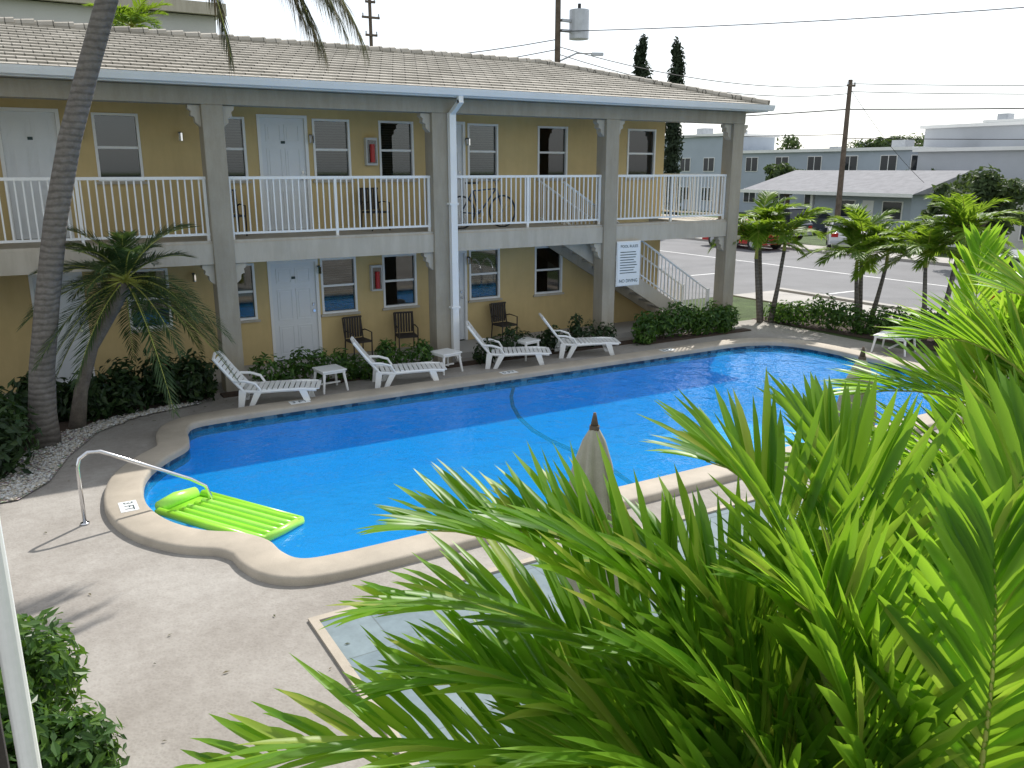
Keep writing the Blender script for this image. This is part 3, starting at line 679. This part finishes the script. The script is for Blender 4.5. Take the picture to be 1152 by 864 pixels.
e=empty('bungalow'); mb=MB(); mb.box(46,55,31,38,0,2.5,'bluegrey'); mb.box(46,55,38,43,0,.1,'pave')
mb.box(54.8,55,38,43,.1,2.5,'bluegrey')
for y in (38.2,42.8): mb.box(45.9,46.1,y-.1,y+.1,0,2.5,'white')
mb.obj('walls',e); mb=MB()
mb.add([(45,30.3,2.55),(45,43.7,2.55),(50.5,43.7,3.9),(50.5,30.3,3.9),(56,30.3,2.55),(56,43.7,2.55)],[(0,3,2,1),(3,4,5,2),(0,4,3),(1,2,5)],'groof')
mb.box(44.95,45,30.3,43.7,2.38,2.6,'white'); mb.obj('roof',e); mb=MB()
for y in (32.2,35.5): mb.box(45.95,46,y-.7,y+.7,1.0,2.1,'white'); mb.box(45.93,45.95,y-.62,y+.62,1.05,2.05,'carglass')
mb.box(45.95,46,33.5,34.3,.1,2.1,'white'); mb.obj('windows',e)
def car(name,loc,rz,paint,kind='car'):
    mb=MB()
    if kind=='suv':
        low=[(-2.3,.4),(-2.35,.95),(-2.2,1.05),(1.1,1.08),(2.2,.95),(2.35,.7),(2.35,.4)]; cab=[(-2.15,1.04),(-1.9,1.75),(.35,1.78),(1.2,1.06)]
    else:
        low=[(-2.2,.32),(-2.25,.7),(-2.15,.95),(-1.3,.98),(1.0,.95),(2.1,.8),(2.25,.6),(2.25,.32)]; cab=[(-1.7,.96),(-1.1,1.4),(.3,1.42),(1.05,.95)]
    hw=.88
    mb.prism_xz(low,-hw,hw,paint)
    n=len(cab); vs=[(x,-hw+(.04 if z<1.2 else .2),z) for x,z in cab]+[(x,hw-(.04 if z<1.2 else .2),z) for x,z in cab]
    mb.add(vs,[tuple(range(n)),tuple(range(n,2*n))[::-1]]+[(i,n+i,n+(i+1)%n,(i+1)%n)[::-1] for i in range(n)],'carglass')
    a,b_=cab[1],cab[2]; mb.box(a[0]-.03,b_[0]+.03,-hw+.19,hw-.19,b_[1]-.03,b_[1]+.03,paint)
    for sg in (-1,1):
        for t in (0,.45,1):
            x0=cab[0][0]+(cab[3][0]-cab[0][0])*t; x1=cab[1][0]+(cab[2][0]-cab[1][0])*t
            mb.tube([(x0,sg*(hw-.04),cab[0][1]),(x1,sg*(hw-.2),cab[1][1])],.035,paint,6)
        L=low[-1][0]
        for wx in (-L*.6,L*.64):
            mb.tube([(wx,sg*(hw-.16),.34),(wx,sg*(hw+.02),.34)],.35,'black',20); mb.tube([(wx,sg*(hw+.0),.34),(wx,sg*(hw+.03),.34)],.2,'metal',14)
        mb.box(low[0][0]-.06,low[0][0]+.04,sg*.62-.16,sg*.62+.16,.68,.88,'tail'); mb.box(L-.04,L+.03,sg*.62-.18,sg*.62+.18,.6,.75,'signw')
        mb.box(cab[3][0]-.35,cab[3][0]-.2,sg*(hw+.08)-.07,sg*(hw+.08)+.07,cab[3][1],cab[3][1]+.14,paint)
    mb.box(low[0][0]-.1,low[0][0],-.8,.8,.38,.52,'metal'); mb.box(L_:=low[-1][0],L_+.08,-.8,.8,.35,.5,'metal')
    mb.obj(name,None,False,loc,rz,.03)
car('parked_suv',(24.0,12.2,0),math.radians(20),'cars','suv')
car('parked_car',(26.5,8.0,0),math.radians(80),'carb')
car('parked_car',(33.0,31.5,0),math.radians(90),'red')
car('parked_car',(36.8,33.5,0.1),math.radians(95),'carb','suv')
car('parked_car',(36.5,28.0,0.1),math.radians(40),'carw')
car('parked_car',(39.5,24.5,0.0),math.radians(90),'carw','suv')
car('parked_car',(44,36.5,0),math.radians(0),'carb')
for x,y,h in ((34.2,42,11.6),(36.1,41,11.4)):
    mb=MB(); mb.tube([(x,y,0),(x,y,h*.95)],[.15,.03],'wood',6)
    cs=[((x+U(-.15,.15),y+U(-.15,.15),z),(.62*w_,.62*w_,.8)) for z,w_ in [(h*t,min(1,.6+t*3) if t<.3 else min(1,(1.06-t)*4.2)) for t in [.04+.92*i/22 for i in range(23)]]]
    leafcloud(mb,cs,6500,.17,'cyp',.25); mb.obj('cypress_tree')
def tree(x,y,h,r,n=5000,k='tree',name='shade_tree',ls=.16):
    mb=MB(); mb.tube([(x,y,0),(x+.1,y,h*.3),(x,y,h*.6)],[r*.12,r*.09,r*.04],'wood',8)
    cs=[]
    for i in range(16):
        a=U(0,6.28); q=U(.1,.75)*r; c=(x+q*math.cos(a),y+q*math.sin(a),h-r*.75+U(-.45,.5)*r); cs.append((c,(r*U(.25,.42),r*U(.25,.42),r*U(.2,.32))))
        mb.tube([(x+.05,y,h*.35),c],[r*.04,r*.01],'wood',5)
    leafcloud(mb,cs,n,ls,k,.4); mb.obj(name)
tree(33.5,19.6,4.2,2.2)
for x,y,h,r in ((80,70,8,4),(88,58,8,3.5),(72,52,7.2,2.5),(57,38,4.0,2),(120,90,9,5),(64,18,6,3),(44,27,3.4,1.6),(57,50,4.6,2.0)): tree(x,y,h,r,1800,'tree','shade_tree',.3)
mb=MB(); leafcloud(mb,[((U(110,160),U(20,170),U(2,4)),(6,6,3.5)) for i in range(60)],9000,.8,'tree',.4); mb.obj('distant_treeline')
def pole(x,y,h,arms=((.5,1.0),),r=.17):
    mb=MB(); mb.tube([(x,y,0),(x,y,h)],[r,r*.65],'wood',10)
    for dz,hl in arms:
        mb.box(x-hl*.5,x+hl*.5,y-.12,y-.03,h-dz-.05,h-dz+.05,'wood')
        for s_ in (-.45,.45): mb.cyl((x+hl*s_,y-.08),.04,h-dz+.05,h-dz+.18,'metal',8)
    return mb
mb=pole(20.9,31.3,12.5,((.6,1.8),)); mb.cyl((21.85,31.1),.42,9.35,10.5,'metal',18); mb.cyl((21.85,31.1),.07,10.5,10.75,'black',8); mb.box(21.0,21.5,31.1,31.3,9.6,9.7,'metal'); mb.box(21.0,21.5,31.1,31.3,10.0,10.1,'metal')
mb.tube([(20.9,31.3,8.4),(21.6,30.9,8.75),(22.2,30.6,8.75)],.035,'metal',8); mb.obox(Vector((22.4,30.5,8.72)),(.5,.2,.12),Matrix.Rotation(-.4,3,'Z'),'metal'); mb.obj('utility_pole')
pole(39.5,31,8.6,((.3,.6),)).obj('utility_pole')
mb=pole(16.3,40.8,12.3,((.5,.5),(1.2,.9),(2.0,.6)),.12); mb.obj('utility_pole')
pole(66,4,9.5).obj('utility_pole'); pole(4,44,9.6).obj('utility_pole')
mb=MB()
def cable(a,b_,sag=.5,r=.018):
    a=Vector(a);b_=Vector(b_); mb.tube([a.lerp(b_,t/14)-Vector((0,0,sag*4*(t/14)*(1-t/14))) for t in range(15)],r,'cable',4,False)
cable((20.9,31.2,9.0),(39.5,31,8.3),.6); cable((20.9,31.2,8.7),(39.5,31,7.9),.7); cable((20.9,31.2,9.6),(50,6,11.5),.5)
cable((39.5,31,8.4),(66,4,9.0),.6); cable((39.5,31,8.0),(66,4,8.5),.6); cable((36,50,7.2),(39.5,31,7.1),.1,.03); cable((39.5,31,7.1),(66,4,7.6),.3,.03)
cable((39.5,31,5.6),(62,4,5.6),.2); cable((30,60,7),(39.5,31,5.8),.3)
cable((4,44,9.2),(20.9,31.2,9.3),.8); cable((4,44,8.8),(20.9,31.2,8.9),.9); cable((39.5,31,8.2),(47,31,3.2),.3,.015)
mb.obj('power_lines')
# ------------------------------------------------------------------ light, sky, camera
EL=46
sd=Vector((.773*math.cos(math.radians(EL)),.633*math.cos(math.radians(EL)),math.sin(math.radians(EL))))
L=bpy.data.lights.new('sun','SUN'); L.energy=5.0; L.angle=math.radians(.53); L.color=(1,.96,.90)
lo=bpy.data.objects.new('sun',L); scene.collection.objects.link(lo); lo.rotation_euler=sd.to_track_quat('Z','Y').to_euler()
w=bpy.data.worlds.new('World'); scene.world=w; w.use_nodes=True; nt=w.node_tree
bg=nt.nodes['Background']; sk=nt.nodes.new('ShaderNodeTexSky'); sk.sky_type='NISHITA'; sk.sun_disc=False
sk.sun_elevation=math.radians(EL); sk.sun_rotation=math.radians(50.7); sk.dust_density=1; sk.air_density=1; sk.ozone_density=1
hs=nt.nodes.new('ShaderNodeHueSaturation'); hs.inputs['Saturation'].default_value=.5; nt.links.new(sk.outputs[0],hs.inputs['Color'])
mx=nt.nodes.new('ShaderNodeMix'); mx.data_type='RGBA'; mx.blend_type='ADD'; mx.inputs['Factor'].default_value=1
nt.links.new(hs.outputs[0],mx.inputs[6]); mx.inputs[7].default_value=(5.3,5.6,5.95,1)
nt.links.new(mx.outputs[2],bg.inputs['Color']); bg.inputs['Strength'].default_value=.094
cam=bpy.data.cameras.new('camera'); co=bpy.data.objects.new('camera',cam); scene.collection.objects.link(co)
cam.sensor_width=36; cam.lens=932/1152*36; cam.clip_end=3000; cam.clip_start=.05
co.location=(0,0,4.0); co.rotation_euler=(math.radians(90-14.56),0,-math.radians(30.79))
scene.camera=co
scene.view_settings.view_transform='Standard'; scene.view_settings.look='None'; scene.view_settings.exposure=0
